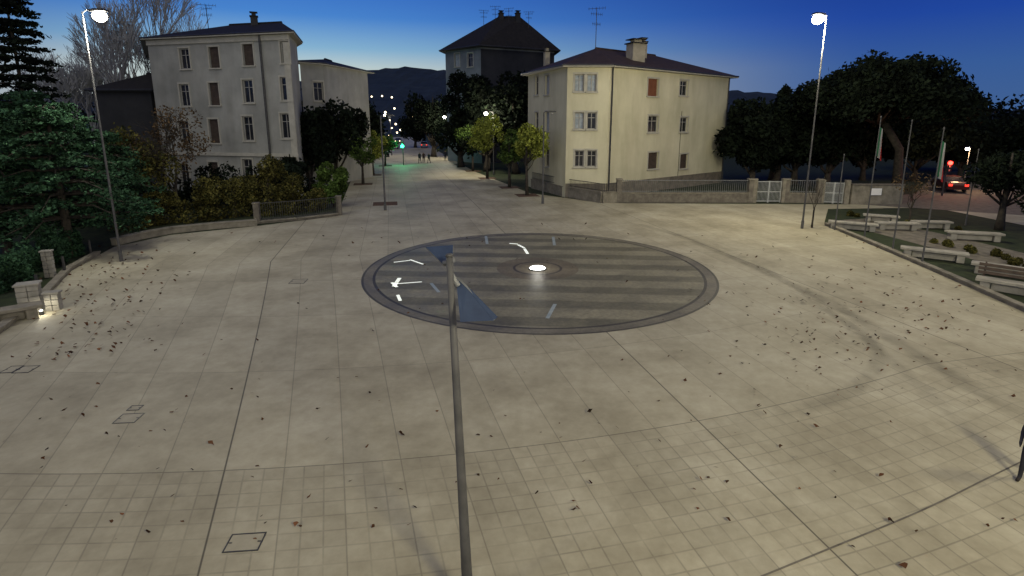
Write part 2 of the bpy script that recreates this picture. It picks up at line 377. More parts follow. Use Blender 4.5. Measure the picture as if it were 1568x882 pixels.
# ---------------------------------------------------------------- buildings
def wall(mb, A, B, z0, z1, wins, trimon=True):
    A = Vector((A.x, A.y, 0)); B = Vector((B.x, B.y, 0)); L = (B-A).length; d = (B-A)/L
    n = Vector((d.y, -d.x, 0)); Z = Vector((0, 0, 1))
    W = []
    for (u, v, w, h, st) in wins:
        s, Y = sat(A, B, u, v); s *= L; zc = zat(Vector((0, Y, 0)), v)
        W.append((max(s-w/2, 0.05), min(s+w/2, L-0.05), max(zc-h/2, z0+.05), min(zc+h/2, z1-.05), st))
    S = sorted({0, L, *[x for w in W for x in w[:2]]}); Q = sorted({z0, z1, *[x for w in W for x in w[2:4]]})
    P = lambda s, z, o=0.0: A+d*s+Z*z+n*o
    for i in range(len(S)-1):
        for j in range(len(Q)-1):
            cs = (S[i]+S[i+1])/2; cz = (Q[j]+Q[j+1])/2
            if any(w[0] < cs < w[1] and w[2] < cz < w[3] for w in W): continue
            mb.poly([P(S[i], Q[j]), P(S[i+1], Q[j]), P(S[i+1], Q[j+1]), P(S[i], Q[j+1])], 0)
    dp = -0.2
    for (a, e, f, g, st) in W:
        mb.poly([P(a, f), P(a, g), P(a, g, dp), P(a, f, dp)], 0); mb.poly([P(e, f), P(e, f, dp), P(e, g, dp), P(e, g)], 0)
        mb.poly([P(a, f), P(a, f, dp), P(e, f, dp), P(e, f)], 1); mb.poly([P(a, g), P(e, g), P(e, g, dp), P(a, g, dp)], 0)
        gm = {'curtain': 4, 'shut': 3, 'red': 5}.get(st, 2)
        mb.poly([P(a, f, dp), P(e, f, dp), P(e, g, dp), P(a, g, dp)], gm)
        if st not in ('shut', 'red'):
            t = 0.04; o = dp+0.03
            for (c0, c1, hw, hz) in (((a+t), (f+g)/2, t, (g-f)/2), ((e-t), (f+g)/2, t, (g-f)/2), ((a+e)/2, (f+g)/2, t*.7, (g-f)/2-2*t-.002)):
                mb.box(P(c0, c1, o), d*hw, Z*hz, n*0.02, 6)
            for c1 in (f+t, g-t): mb.box(P((a+e)/2, c1, o+0.003), d*((e-a)/2-2*t), Z*t, n*0.02, 6)
            mb.box(P((a+e)/2, f+(g-f)*0.68, o+.002), d*((e-a)/2-2*t), Z*.025, n*0.015, 6)
        else:
            k = int((g-f)/0.12)
            for i in range(k): mb.box(P((a+e)/2, f+(i+0.5)*(g-f)/k, dp+0.04), d*((e-a)/2-0.02), Z*0.035, n*0.015, gm)
        if trimon:
            mb.box(P((a+e)/2, f-0.06, 0.06), d*((e-a)/2+0.15), Z*0.05, n*0.07, 1)
            mb.box(P((a+e)/2, g+0.08, 0.025), d*((e-a)/2+0.12), Z*0.07, n*0.03, 1)
            for c0 in (a-0.06, e+0.06): mb.box(P(c0, (f+g)/2, 0.02), d*0.055, Z*((g-f)/2-0.002), n*0.025, 1)
def building(name, poly, z1, walls, mats, ridge, zr, assign, over, roofm, extra=None):
    e = empty(name); mb = MB(); n = len(poly)
    for i in range(n): wall(mb, poly[i], poly[(i+1) % n], -0.1, z1, walls.get(i, []))
    mb.obj('walls', [mats[0], 'trim', 'glass', 'shutter', 'curtain', 'shutter_red', 'frame'], e)
    out = []
    for i in range(n):
        p = poly[i]; a = (p-poly[i-1]).normalized(); q = (poly[(i+1) % n]-p).normalized()
        na = Vector((a.y, -a.x, 0)); nq = Vector((q.y, -q.x, 0)); bis = (na+nq).normalized()
        out.append(p+bis*over/max(bis.dot(na), 0.5))
    rb = MB(); r = [Vector((x.x, x.y, zr)) for x in ridge]
    zt = z1+0.18
    for i in range(n):
        j = (i+1) % n; A = out[i].copy(); B = out[j].copy(); A.z = B.z = zt
        ra = r[assign[i]]; rb_ = r[assign[j]]
        if assign[i] == assign[j]: rb.poly([A, B, ra])
        else: rb.poly([A, B, rb_, ra])
        A2 = A.copy(); B2 = B.copy(); A2.z = B2.z = z1
        rb.poly([A2, B2, B, A], 1)
        C = poly[i].copy(); D = poly[j].copy(); C.z = D.z = z1-0.004
        A2.z = B2.z = z1; rb.poly([A2, C, D, B2], 1)
        rb.path([A+Vector((0, 0, -0.03)), B+Vector((0, 0, -0.03))], [0.07, 0.07], 6, 2)
    for i in range(len(r)-1): rb.path([r[i], r[i+1]], [0.13, 0.13], 6, 0)
    rb.obj('roof', [roofm, mats[1], 'metal'], e)
    return e, out
def chimney(e, p, w, z0, z1, mat='chim'):
    b = MB(); p = Vector((p.x, p.y, z0)); b.zbox(p, w, w*.8, z1-z0, 0.4, 0)
    b.zbox(p+Vector((0, 0, z1-z0)), w*1.2, w*1.0, 0.1, 0.4, 1); b.zbox(p+Vector((0, 0, z1-z0+.1)), w*.6, w*.5, 0.25, 0.4, 0)
    b.zbox(p+Vector((0, 0, z1-z0+.35)), w*1.1, w*.9, 0.08, 0.4, 1)
    b.obj('chimney', [mat, 'roof_dark'], e)
def antenna(e, p, z0, h):
    b = MB(); b.path([(p.x, p.y, z0), (p.x, p.y, z0+h)], [0.035, 0.03], 5)
    for k, L in ((0.98, 0.8), (0.85, 0.6), (0.62, 0.45)):
        z = z0+h*k; a = R.uniform(-.5, .5)
        D = Vector((cos(a), sin(a), 0))
        b.path([Vector((p.x, p.y, z))-D*L, Vector((p.x, p.y, z))+D*L], [0.018, 0.018], 4)
        for t in (-.9, -.5, -.1, .3, .7, 1): 
            c = Vector((p.x, p.y, z))+D*L*t; b.path([c-Vector((0, 0, .15)), c+Vector((0, 0, .15))], [0.012, 0.012], 4)
    b.obj('antenna', ['metal'], e)

# right yellow house
V2 = gp(927, 302); V3 = gp(1105, 279); d = (V3-V2).normalized(); inn = Vector((-d.y, d.x, 0))
V1 = gp(865, 302); V4 = V3+inn*10.5; V5 = V2+inn*10.5
zE = zat(V2, 103)
wF = []
for (v, st1, st2) in ((134, 'red', 'dark'), (190, 'dark', 'dark'), (246, 'shut', 'shut')):
    wF += [(1000, v, 1.5, 1.5, st1), (1047, v+1, 1.3, 1.4, st2)]
wB = []
for v in (127, 185, 243): wB += [(887, v, .8, 1.4, 'curtain' if v < 200 else 'dark'), (906, v, .8, 1.4, 'curtain' if v == 127 else 'dark')]
wL = [(838, 130, 1.0, 1.7, 'curtain'), (838, 186, 1.0, 1.7, 'curtain'), (838, 242, 1.0, 1.6, 'dark'), (822, 131, .9, 1.7, 'dark'), (822, 186, .9, 1.7, 'dark')]
polyR = [V5, V1, V2, V3, V4]
mid = (V2+V3+V4+V5)/4
rd = [mid-d*5.5, mid+d*3.5]
eR, outR = building('yellow_apartment_house', polyR, zE, {0: wL, 1: wB, 2: wF, 3: []}, ['wall_yellow', 'trim'], rd, zE+2.3, [0, 0, 0, 1, 1], 0.6, 'roof')
pp = mid-d*3.6-inn*3.2; chimney(eR, pp, 1.35, zE+.4, zE+2.5); chimney(eR, mid-d*.5-inn*1.5, .7, zE+1.2, zE+3.1); chimney(eR, V5+d*1.5-inn*1.0, .5, zE+.3, zE+2.2)
antenna(eR, mid-d*5.5, zE+2.1, 3.8)
b = MB()
n = Vector((d.y, -d.x, 0))
for P in (V2+d*0.25, V3-d*0.3, ):
    b.path([P+n*0.12+Vector((0, 0, 0)), P+n*0.12+Vector((0, 0, zE))], [0.06, 0.06], 6, 0)
L = (V3-V2).length
b.box(V2+d*(L/2)+n*0.02+Vector((0, 0, 0.6)), d*(L/2-.02), n*0.05, (0, 0, 0.6), 1)
e1 = (V2-V1).normalized(); n1 = Vector((e1.y, -e1.x, 0)); L1 = (V2-V1).length
b.box(V1+e1*(L1/2)+n1*0.02+Vector((0, 0, 0.6)), e1*(L1/2-.02), n1*0.05, (0, 0, 0.6), 1)
b.path([V2+d*L*.56+n*.04+Vector((0, 0, 1.2)), V2+d*L*.56+n*.04+Vector((0, 0, 7.4))], [.025, .025], 5, 0)
b.obj('downpipes_and_plinth', ['metal', 'plinth'], eR)

# left big house
P1 = gp(256, 292); P2 = gp(462, 300); P2b = gp(472, 288); P3 = gp(430, 268); P4 = gp(256, 270)
zL = zat(P2, 52)
wA = []
for (v, h) in ((84, 1.9), (140, 2.1), (197, 2.3), (262, 2.3)):
    for u, dv, st in ((283, 6, 'dark'), (328, 4, 'shut'), (380, 0, 'dark' if v != 84 else 'shut'), (438, -4, 'dark')):
        wA.append((u, v+dv, 1.05, h*.92, st))
dl = (P2-P1).normalized(); il = Vector((-dl.y, dl.x, 0))
eL, outL = building('old_stone_house', [P1, P2, P2b, P3, P4], zL, {0: wA}, ['wall_grey', 'trim'], [P1+dl*5.5+il*4, P2-dl*3.5+il*4], zL+1.7, [0, 1, 1, 1, 0], 0.5, 'roof_dark')
chimney(eL, P2-dl*6+il*3.5, .6, zL+.8, zL+2.2, 'wall_dark'); antenna(eL, P1+dl*4+il*3, zL+1, 2.4)
b = MB(); nl = -il; LL = (P2-P1).length
zc = zat(P2, 238)
b.box(P1+dl*LL/2+nl*0.06+Vector((0, 0, zc)), dl*(LL/2), nl*0.1, (0, 0, 0.14), 0)
b.box(P1+dl*LL/2+nl*0.04+Vector((0, 0, zL-0.25)), dl*(LL/2), nl*0.1, (0, 0, 0.2), 0)
s, Y = sat(P1, P2, 408, 150); pd = P1+(P2-P1)*s
b.path([pd+nl*.2, pd+nl*.2+Vector((0, 0, zL))], [.09, .09], 6, 1)
b.box(P2-dl*.3+nl*.03+Vector((0, 0, zL/2-.3)), dl*.28, nl*.05, (0, 0, zL/2-.35), 0)
b.obj('cornices', ['trim', 'metal'], eL)
W1 = gp(474, 287); W2 = gp(507, 284); zW = zat(W1, 97)
building('house_annexe', [W1, W2, W2+Vector((2, 9, 0)), W1+Vector((0, 9, 0))], zW, {0: [(488, 140, 1, 1.8, 'dark'), (488, 200, 1, 1.8, 'dark')]}, ['wall_grey', 'trim'], [(W1+W2)/2+Vector((0, 4, 0)), (W1+W2)/2+Vector((0, 6, 0))], zW+.9, [0, 0, 1, 1], 0.5, 'roof_dark')
Q1 = gp(165, 283); Q2 = gp(250, 283)
building('low_house', [Q1, Q2, Q2+Vector((0, 8, 0)), Q1+Vector((0, 8, 0))], zat(Q2, 140), {}, ['wall_dark', 'wall_dark'], [Q1+Vector((3, 4, 0)), Q2+Vector((-1, 4, 0))], zat(Q2, 140)+2.0, [0, 1, 1, 0], 0.5, 'roof_dark')
# central tall house
C1 = gp(686, 246); C2 = gp(738, 250); C3 = gp(846, 246)
C4 = C3+Vector((-1, 12, 0)); C5 = C1+Vector((2, 13, 0)); zC = zat(C2, 72)
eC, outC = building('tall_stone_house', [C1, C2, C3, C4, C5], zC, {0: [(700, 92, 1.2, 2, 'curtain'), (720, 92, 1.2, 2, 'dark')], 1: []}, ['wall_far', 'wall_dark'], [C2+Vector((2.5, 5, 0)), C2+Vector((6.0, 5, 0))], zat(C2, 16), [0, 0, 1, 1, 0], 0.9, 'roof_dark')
dC = (C3-C2).normalized(); nC = Vector((dC.y, -dC.x, 0)); LC = (C3-C2).length
b = MB(); b.box(C2+dC*LC/2+nC*.05+Vector((0, 0, zC/2-.1)), dC*(LC/2-.02), nC*.04, (0, 0, zC/2-.15), 0); b.obj('dark_cladding', ['wall_dark'], eC)  # thin sheet that makes this face darker than the left one
zr = zat(C2, 16)
for k, t in enumerate((3.0, 5.6)):
    chimney(eC, C2+Vector((t, 4.5, 0)), .7, zr-1.2, zr+.4, 'wall_dark')
for t, hh in ((.3, 2.6), (2.1, 3.2), (4.2, 2.9), (7.3, 2.4)): antenna(eC, C2+Vector((t, 4.0, 0)), zr-1.8, hh)

# ---------------------------------------------------------------- fences and walls
def rail(name, pts, wallh, topz, wt=0.3, sp=0.16, pil=None, rm='metal', wm='stone_dark'):
    b = MB()
    for A, B in zip(pts[:-1], pts[1:]):
        L = (B-A).length; d = (B-A)/L; n = Vector((-d.y, d.x, 0))
        if wallh > 0:
            b.box((A+B)/2+Vector((0, 0, wallh/2)), d*L/2, n*wt/2, (0, 0, wallh/2), 0)
            b.box((A+B)/2+Vector((0, 0, wallh+.035)), d*L/2, n*(wt/2+.04), (0, 0, .033), 2)
        w2 = wallh+.07 if wallh > 0 else 0
        if topz > w2:
            for z in (w2+0.1, topz-0.05): b.box((A+B)/2+Vector((0, 0, z)), d*L/2, n*0.015, (0, 0, 0.02), 1)
            k = int(L/sp)
            for i in range(k+1):
                p = A+d*(i*L/k); b.box(p+Vector((0, 0, (w2+topz)/2)), d*0.011, n*0.011, (0, 0, (topz-w2)/2), 1)
        if pil:
            k = max(1, int(L/pil))
            for i in range(k+1):
                p = A+d*(i*L/k); b.box(p+Vector((0, 0, topz/2)), d*.2, n*.2, (0, 0, topz/2), 0); b.box(p+Vector((0, 0, topz+.05)), d*.25, n*.25, (0, 0, .05), 2)
    return b.obj(name, [wm, rm, 'stone'])
F1 = gp(947, 310); F2 = gp(1147, 310)
rail('garden_fence_wall', [F1, F2], 0.75, 1.85, pil=8.5, rm='galv')
rail('garden_fence_wall', [gp(815, 288), gp(860, 300), gp(922, 311), F1], 0.85, 1.6, pil=None, wm='stone')
rail('garden_fence_wall', [gp(1202, 310), gp(1252, 311)], 0.75, 1.85, pil=3, rm='galv')
def gate(A, B, h):
    b = MB(); L = (B-A).length; d = (B-A)/L; n = Vector((-d.y, d.x, 0)); Z = Vector((0, 0, 1))
    for p in (A, B): b.box(p+Z*(h/2+.1), d*.18, n*.18, Z*(h/2+.1), 1)
    for k in range(2):
        a = A+d*(.22+k*(L/2-.2)); c = a+d*(L/2-.26)
        for z in (.12, h*.5, h-.05): b.box((a+c)/2+Z*z, (c-a)/2, n*.02, Z*.03, 0)
        for p in (a, c): b.box(p+Z*h/2, d*.03, n*.025, Z*h/2, 0)
        m = 9
        for i in range(1, m): b.box(a+(c-a)*i/m+Z*h/2, d*.012, n*.012, Z*(h/2-.05), 0)
    b.obj('iron_gate', ['gatepaint', 'stone'])
gate(gp(1153, 310), gp(1198, 310), 1.75); gate(gp(1256, 311), gp(1294, 312), 1.7)
b = MB(); A = gp(1300, 312); B = gp(1378, 312); dd = (B-A).normalized(); n = Vector((-dd.y, dd.x, 0))
b.box((A+B)/2+Vector((0, 0, .75)), (B-A)/2, n*.2, (0, 0, .75), 0); b.box((A+B)/2+Vector((0, 0, 1.55)), (B-A)/2*1.01, n*.26, (0, 0, .05), 1)
o = b.obj('stone_wall', ['stone', 'stone_dark'])
b = MB(); c = gp(1336, 312); b.box(c-n*.24+Vector((0, 0, 1.0)), dd*.45, n*.02, (0, 0, .3), 0); b.box(c-n*.262+Vector((0, 0, 1.0)), dd*.42, n*.003, (0, 0, .27), 1); b.obj('notice_board', ['metal', 'white'])
cw = [gp(175, 376), gp(215, 366), gp(262, 357), gp(330, 350), gp(394, 345)]
rail('low_stone_wall', cw, 0.32, 0, wt=.35, wm='stone')
rail('iron_railing', [gp(397, 342), gp(455, 337), gp(517, 330)], 0.12, 1.35, sp=.14, pil=None)
rail('low_stone_wall', [gp(-90, 560), gp(0, 508), gp(60, 462), gp(105, 415), gp(150, 390)], 0.12, 0, wt=.2, wm='stone')
b = MB()
for u, v, h in ((395, 342, 1.3), (520, 329, 1.3)): b.zbox(gp(u, v), .35, .35, h, .2, 0); b.zbox(gp(u, v)+Vector((0, 0, h)), .42, .42, .07, .2, 0)
b.obj('gate_pillars', ['stone_dark'])

# ---------------------------------------------------------------- trees
def leaves(name, cents, rads, n, size, mat, parent, squash=1.0, shell=0.55, flatn=0.0):
    cents = np.array(cents, float); rads = np.array(rads, float)
    if rads.ndim == 1: rads = np.stack([rads, rads, rads*squash], 1)
    vol = rads.prod(1)**0.8; idx = rng.choice(len(cents), n, p=vol/vol.sum())
    dr = rng.normal(size=(n, 3)); dr /= np.linalg.norm(dr, axis=1)[:, None]
    rr = shell+(1-shell)*rng.random(n)**0.7; rr *= np.where(rng.random(n) < .08, 1.25, 1.0)
    P = cents[idx]+dr*rads[idx]*rr[:, None]
    P[:, 2] = np.maximum(P[:, 2], .03)
    a = rng.normal(size=(n, 3)); a[:, 2] *= (1-flatn); a /= np.linalg.norm(a, axis=1)[:, None]
    c = rng.normal(size=(n, 3)); c[:, 2] *= (1-flatn); bb = np.cross(a, np.cross(a, c)); bb /= np.linalg.norm(bb, axis=1)[:, None]
    s = size*(0.6+0.8*rng.random(n))[:, None]
    v = np.stack([P-a*s, P-bb*s*.55, P+a*s, P+bb*s*.55], 1).reshape(-1, 3)
    me = bpy.data.meshes.new(name); me.vertices.add(n*4); me.vertices.foreach_set('co', v.ravel())
    me.loops.add(n*4); me.loops.foreach_set('vertex_index', np.arange(n*4))
    me.polygons.add(n); me.polygons.foreach_set('loop_start', np.arange(n)*4); me.polygons.foreach_set('loop_total', np.full(n, 4))
    me.materials.append(M[mat]); me.update(); me.validate()
    o = bpy.data.objects.new(name, me); scene.collection.objects.link(o)
    if parent: o.parent = parent
    return o
def tree(name, base, top, cr, crown_z=0.35, n=5000, size=0.12, mat='lf_green', k=14, bark='bark', trunk=None, aspect=1.0):
    e = empty(name); h = top; c0 = base+Vector((0, 0, h*(crown_z+1)/2)); rz = h*(1-crown_z)/2
    tr = trunk or 0.035*h
    cents = []; rads = []
    for i in range(k):
        while True:
            q = Vector((R.uniform(-1, 1), R.uniform(-1, 1), R.uniform(-1, 1)))
            if q.length < 1: break
        br = R.uniform(.28, .45)
        q *= 0.78
        cents.append(tuple(c0+Vector((q.x*cr, q.y*cr, q.z*rz)))); rads.append((cr*br, cr*br, min(rz, cr*1.2)*br*aspect))
    b = MB(); th = h*crown_z
    lean = Vector((R.uniform(-.1, .1), R.uniform(-.1, .1), 0))*h*.3
    b.path([base, base+lean*.3+Vector((0, 0, th*.5)), base+lean*.6+Vector((0, 0, th)), base+lean+Vector((0, 0, h*.8))], [tr*1.3, tr, tr*.8, tr*.2], 8)
    for c in cents[:10]:
        st = base+lean*.6+Vector((0, 0, th*R.uniform(.8, 1.3))); c = Vector(c); m = st.lerp(c, .5)+Vector((0, 0, -.05*h))
        b.path([st, m, c], [tr*.45, tr*.28, tr*.08], 5)
    b.obj('trunk', [bark], e, True)
    leaves('foliage', cents, rads, n, size, mat, e)
    return e
def bare(name, base, h, mat='bark_grey', seed=1, spread=.5, lv=6, r0=None, rmin=0.0):
    rr = random.Random(seed); b = MB()
    def go(p, d, L, r, l):
        q = p+d*L*.5+Vector((rr.uniform(-1, 1), rr.uniform(-1, 1), 0))*L*.05; e = p+d*L
        n = 6 if l > 3 else 3; r = max(r, rmin)
        b.path([p, q, e], [r, max(r*.85, rmin), max(r*.68, rmin*.8)], n, 0, False)
        if l == 0: return
        for i in range(3 if l > 1 else 2):
            v = (d+Vector((rr.uniform(-1, 1), rr.uniform(-1, 1), rr.uniform(-.25, .7)))*spread).normalized()
            st = p.lerp(e, rr.uniform(.55, 1)) if i else e
            go(st, v, L*rr.uniform(.62, .85), r*(.62 if i == 0 else .5), l-1)
    go(base, Vector((0, 0, 1)), h*.27, r0 or h*.022, lv)
    return b.obj(name, [mat])
def hedge(name, pts, h, w, n, size, mat, var=.4):
    cents = []; rads = []
    for A, B in zip(pts[:-1], pts[1:]):
        L = (B-A).length; k = max(2, int(L/(w*.7)))
        for i in range(k+1):
            p = A.lerp(B, i/k)+Vector((R.uniform(-.3, .3), R.uniform(-.3, .3), 0))*w
            hh = h*R.uniform(1-var, 1)
            z = min(w*.4, hh*.4)
            while z < hh:
                cents.append((p.x+R.uniform(-.3, .3), p.y+R.uniform(-.3, .3), z)); rads.append(min(w*R.uniform(.4, .6), hh*.7)); z += w*.55
    e = empty(name)
    leaves('foliage', cents, rads, n, size, mat, e)
    b = MB()
    for c in cents[::2]: b.path([(c[0], c[1], -.02), (c[0]+.1, c[1], c[2])], [.04, .015], 4)
    b.obj('stems', ['bark'], e)
    return e

pits = []
def stree(u, v, vt, cr, mat, n=3500, cz=.38):
    p = gp(u, v); pits.append(p); tree('street_tree', p, zat(p, vt), cr, cz, n, .13, mat, 12, trunk=.13)
stree(807, 299, 184, 1.9, 'lf_yellow', 3200)
stree(780, 287, 192, 1.9, 'lf_green', 2600)
stree(746, 273, 174, 2.7, 'lf_yellow', 3600)
stree(724, 262, 182, 2.6, 'lf_green', 2800)
stree(706, 252, 190, 2.4, 'lf_yellow', 2200)
stree(572, 268, 198, 2.1, 'lf_yellow', 2400)
stree(590, 254, 205, 1.8, 'lf_green', 1800)
stree(556, 282, 205, 1.9, 'lf_green', 2200)
pits.append(gp(590, 312))
b = MB()
for p in pits: b.box(p+Vector((0, 0, .012)), (cos(AX)*.95, sin(AX)*.95, 0), (-sin(AX)*.95, cos(AX)*.95, 0), (0, 0, .008))
b.obj('tree_pits', ['pit'])
def dt(name, u, v, vt, cr, n=6000, size=.25, mat='lf_dark', cz=.12):
    p = gp(u, v); tree(name, p, zat(p, vt), cr, cz, n, size, mat, 20)
dt('park_tree', 664, 240, 125, 4.5); dt('park_tree', 706, 256, 112, 3.6, 7000); dt('park_tree', 745, 262, 108, 3.8, 8000); dt('park_tree', 790, 266, 100, 3.6, 7000); dt('park_tree', 826, 262, 112, 2.6)
dt('park_tree', 478, 290, 158, 2.6); dt('park_tree', 515, 282, 148, 3.4); dt('park_tree', 545, 266, 152, 3.6); dt('park_tree', 636, 226, 160, 4.5)
dt('park_tree', 440, 300, 240, 2.0, 3000)
dt('park_tree', 1150, 285, 140, 3.4, 8000); dt('park_tree', 1215, 282, 128, 3.8, 8000); dt('park_tree', 1265, 285, 140, 3.6, 8000)
dt('park_tree', 1320, 276, 150, 4.6, 9000); dt('park_tree', 1400, 276, 155, 4.8, 9000); dt('park_tree', 1470, 272, 165, 4.5, 8000); dt('park_tree', 1560, 270, 168, 6); dt('park_tree', 1640, 270, 160, 6)
dt('park_tree', 1180, 276, 150, 4.0, 7000); dt('park_tree', 1440, 262, 175, 5.5, 7000)
p = gp(1187, 280); tree('cypress_tree', p, zat(p, 106), 1.6, .05, 5000, .2, 'lf_dark', 16)
cents = []; rads = []
for i in range(90):
    u = -200+i*22; Y = R.uniform(95, 130)
    if 575 < u < 660: continue
    p = at(u, 185, Y); h = R.uniform(7, 11)
    for k in range(3): cents.append((p.x+R.uniform(-2, 2), p.y, h*(.25+.25*k))); rads.append(R.uniform(2.5, 4))
e = empty('distant_trees'); leaves('foliage', cents, rads, 26000, .5, 'lf_dark', e)

# umbrella pine
p = gp(1372, 296); e = empty('umbrella_pine'); zt = zat(p, 80); zb = zat(p, 174); cx = at(1352, 130, p.y).x
b = MB(); b.path([p, (p.x-.3, p.y, 4), (cx, p.y, zb)], [.45, .34, .28], 10)
cents = []; rads = []
CR = 6.3
for i in range(190):
    a = R.random()*6.283; r = math.sqrt(R.random())*CR
    top = zb+.8+(zt-zb-1.6)*math.sqrt(max(0, 1-(r/CR)**2)); z = top-(top-zb)*R.random()**1.3*.95
    s_ = R.uniform(.8, 1.25)
    cents.append((cx+r*cos(a), p.y+r*sin(a), z)); rads.append((1.3*s_, 1.3*s_, 1.0*s_))
    if i < 26: b.path([(cx, p.y, zb-.8), (cx+r*cos(a)*.5, p.y+r*sin(a)*.5, zb+.2), (cx+r*cos(a), p.y+r*sin(a), z)], [.2, .12, .04], 5)
b.obj('trunk', ['bark'], e, True); leaves('foliage', cents, rads, 46000, .19, 'lf_dark', e, shell=.3)

p = gp(1392, 340); bare('young_tree', p, 3.4, 'bark', 4, .7, 5, .07); leaves('hanging_leaves', [(p.x, p.y, 2.6)], [(1.3, 1.3, .7)], 250, .08, 'lf_autumn', None).parent = bpy.data.objects['young_tree']
p = gp(1530, 352); tree('garden_tree', p, 5.8, 2.3, .25, 3600, .12, 'lf_dark', 12)
p = gp(1600, 380); tree('garden_tree', p, 5.2, 2.0, .2, 2600, .12, 'lf_dark', 10)
p = gp(1243, 349); bare('young_tree', p, 4.2, 'bark', 9, .35, 4, .06)

def cedar(name, base, h, cr, n, mat='lf_pine', z0=.25, size=.11):
    e = empty(name); b = MB(); b.path([base, base+Vector((0, 0, h*.95))], [.22, .05], 8); cents = []; rads = []
    L = int(h/0.75)
    for i in range(L):
        z = h*(z0+(1-z0)*i/L); rr = cr*(1-(i/L)**1.8)+.35
        k = 8
        for j in range(k):
            a = 2*pi*(j+R.random())/k; r = rr*R.uniform(.65, 1.1)
            dv = Vector((cos(a), sin(a), 0)); droop = -.12*r
            tip = base+dv*r+Vector((0, 0, z+droop+R.uniform(-.25, .25)))
            b.path([base+Vector((0, 0, z)), base+dv*r*.5+Vector((0, 0, z+.1)), tip], [.06, .04, .012], 4)
            for t in (.4, .65, .88, 1.05):
                c = (base+Vector((0, 0, z))).lerp(tip, t); cents.append(tuple(c)); rads.append((.6, .6, .22))
    b.obj('trunk', ['bark'], e); leaves('foliage', cents, rads, n, size, mat, e, shell=.1, flatn=.4); return e
cedar('cedar_tree', gp(110, 392), 7.6, 3.0, 18000, size=.09)
cedar('cedar_tree', gp(15, 395), 7.4, 3.0, 16000, size=.09)
cedar('cedar_tree', gp(178, 354), 6.2, 2.2, 12000, size=.09)
cedar('cedar_tree', gp(70, 330), 8.8, 3.6, 14000)
cedar('cedar_tree', gp(-30, 330), 10.5, 3.6, 12000)
cedar('spruce_tree', gp(66, 310), 18.0, 2.7, 14000, 'lf_dark', .1, .17)
hedge('garden_hedge', [gp(190, 352), gp(262, 342), gp(330, 336), gp(390, 330), gp(440, 327), gp(500, 320)], 2.6, 1.1, 17000, .085, 'lf_hedge', .5)
hedge('garden_hedge', [gp(120, 345), gp(200, 325), gp(330, 316), gp(470, 312)], 2.9, 1.6, 9000, .14, 'lf_dark')
hedge('garden_shrub', [gp(-30, 470), gp(20, 440), gp(80, 405), gp(130, 385)], 1.2, .9, 10000, .07, 'lf_pine')
p = gp(512, 316); tree('garden_shrub', p, zat(p, 248), 1.4, .02, 5500, .1, 'lf_green', 12)
p = gp(275, 330); bare('autumn_tree', p, 8.0, 'bark', 21, .55, 6, .12, .012)
leaves('foliage', [(p.x+R.uniform(-2.2, 2.2), p.y+R.uniform(-2, 2), R.uniform(3, 7)) for i in range(18)], [.8]*18, 2600, .09, 'lf_autumn', None).parent = bpy.data.objects['autumn_tree']
p = gp(415, 326); tree('garden_tree', p, zat(p, 236), 1.5, .3, 2000, .1, 'lf_hedge', 9)
p = gp(215, 335); tree('garden_tree', p, zat(p, 190), 2.4, .2, 5000, .11, 'lf_hedge', 14)
for i, (u, v, vt, sp) in enumerate(((112, 280, 70, .5), (155, 276, 60, .5), (205, 278, -30, .38), (250, 272, -20, .38), (290, 262, -10, .4), (90, 262, 70, .5), (330, 258, 20, .4), (180, 265, 20, .45))):
    p = gp(u, v); bare('bare_plane_tree', p, zat(p, vt)*1.02, 'bark_grey', 30+i, sp, 7 if i < 5 else 6, None, .022)

# ---------------------------------------------------------------- hills
prof = [(-900, 175), (-300, 165), (0, 150), (250, 140), (430, 128), (505, 118), (560, 107), (620, 103), (690, 108), (800, 118), (1000, 138), (1150, 140), (1250, 145), (1480, 164), (1568, 168), (1900, 172), (2600, 178)]
xs = [p[0] for p in prof]; ys = [p[1] for p in prof]; b = MB(); G = []
us = np.linspace(-900, 2600, 351)
for k in range(10):
    t = k/9; Y = 260+t*640; row = []
    for i, u in enumerate(us):
        v = float(np.interp(u, xs, ys)); top = at(u, v, 900).z
        z = -2+(top+2)*(t**1.3)+ (R.uniform(-2, 2) if k else 0)*(.35+.65*t)
        row.append((at(u, v, 900).x*(.45+.55*t), Y, z))
    G.append(row)
for k in range(9):
    for i in range(len(us)-1): b.poly([G[k][i], G[k][i+1], G[k+1][i+1], G[k+1][i]])
M['hill'] = noisy('wooded_hill', (0.012, 0.019, 0.022), (0.028, 0.038, 0.040), .05, .95, 0)
b.obj('hills', ['hill'])
b = MB()
def ball(c, r, m=0):
    c = Vector(c); b.path([c-Vector((0, 0, r)), c-Vector((0, 0, r*.6)), c, c+Vector((0, 0, r*.6)), c+Vector((0, 0, r))], [r*.1, r*.8, r, r*.8, r*.1], 8, m)
for (u, v) in ((569, 148), (585, 147), (600, 149), (604, 166), (590, 172), (632, 178), (582, 186), (597, 184), (606, 190), (600, 196), (608, 203), (596, 207), (613, 199), (636, 200)):
    ball(at(u, v, 240), R.uniform(.22, .5), 0)
for (u, v) in ((1447, 205), (1397, 227)): ball(at(u, v, 110), .3, 0)
b.obj('distant_town_lights', ['lamp_far'])

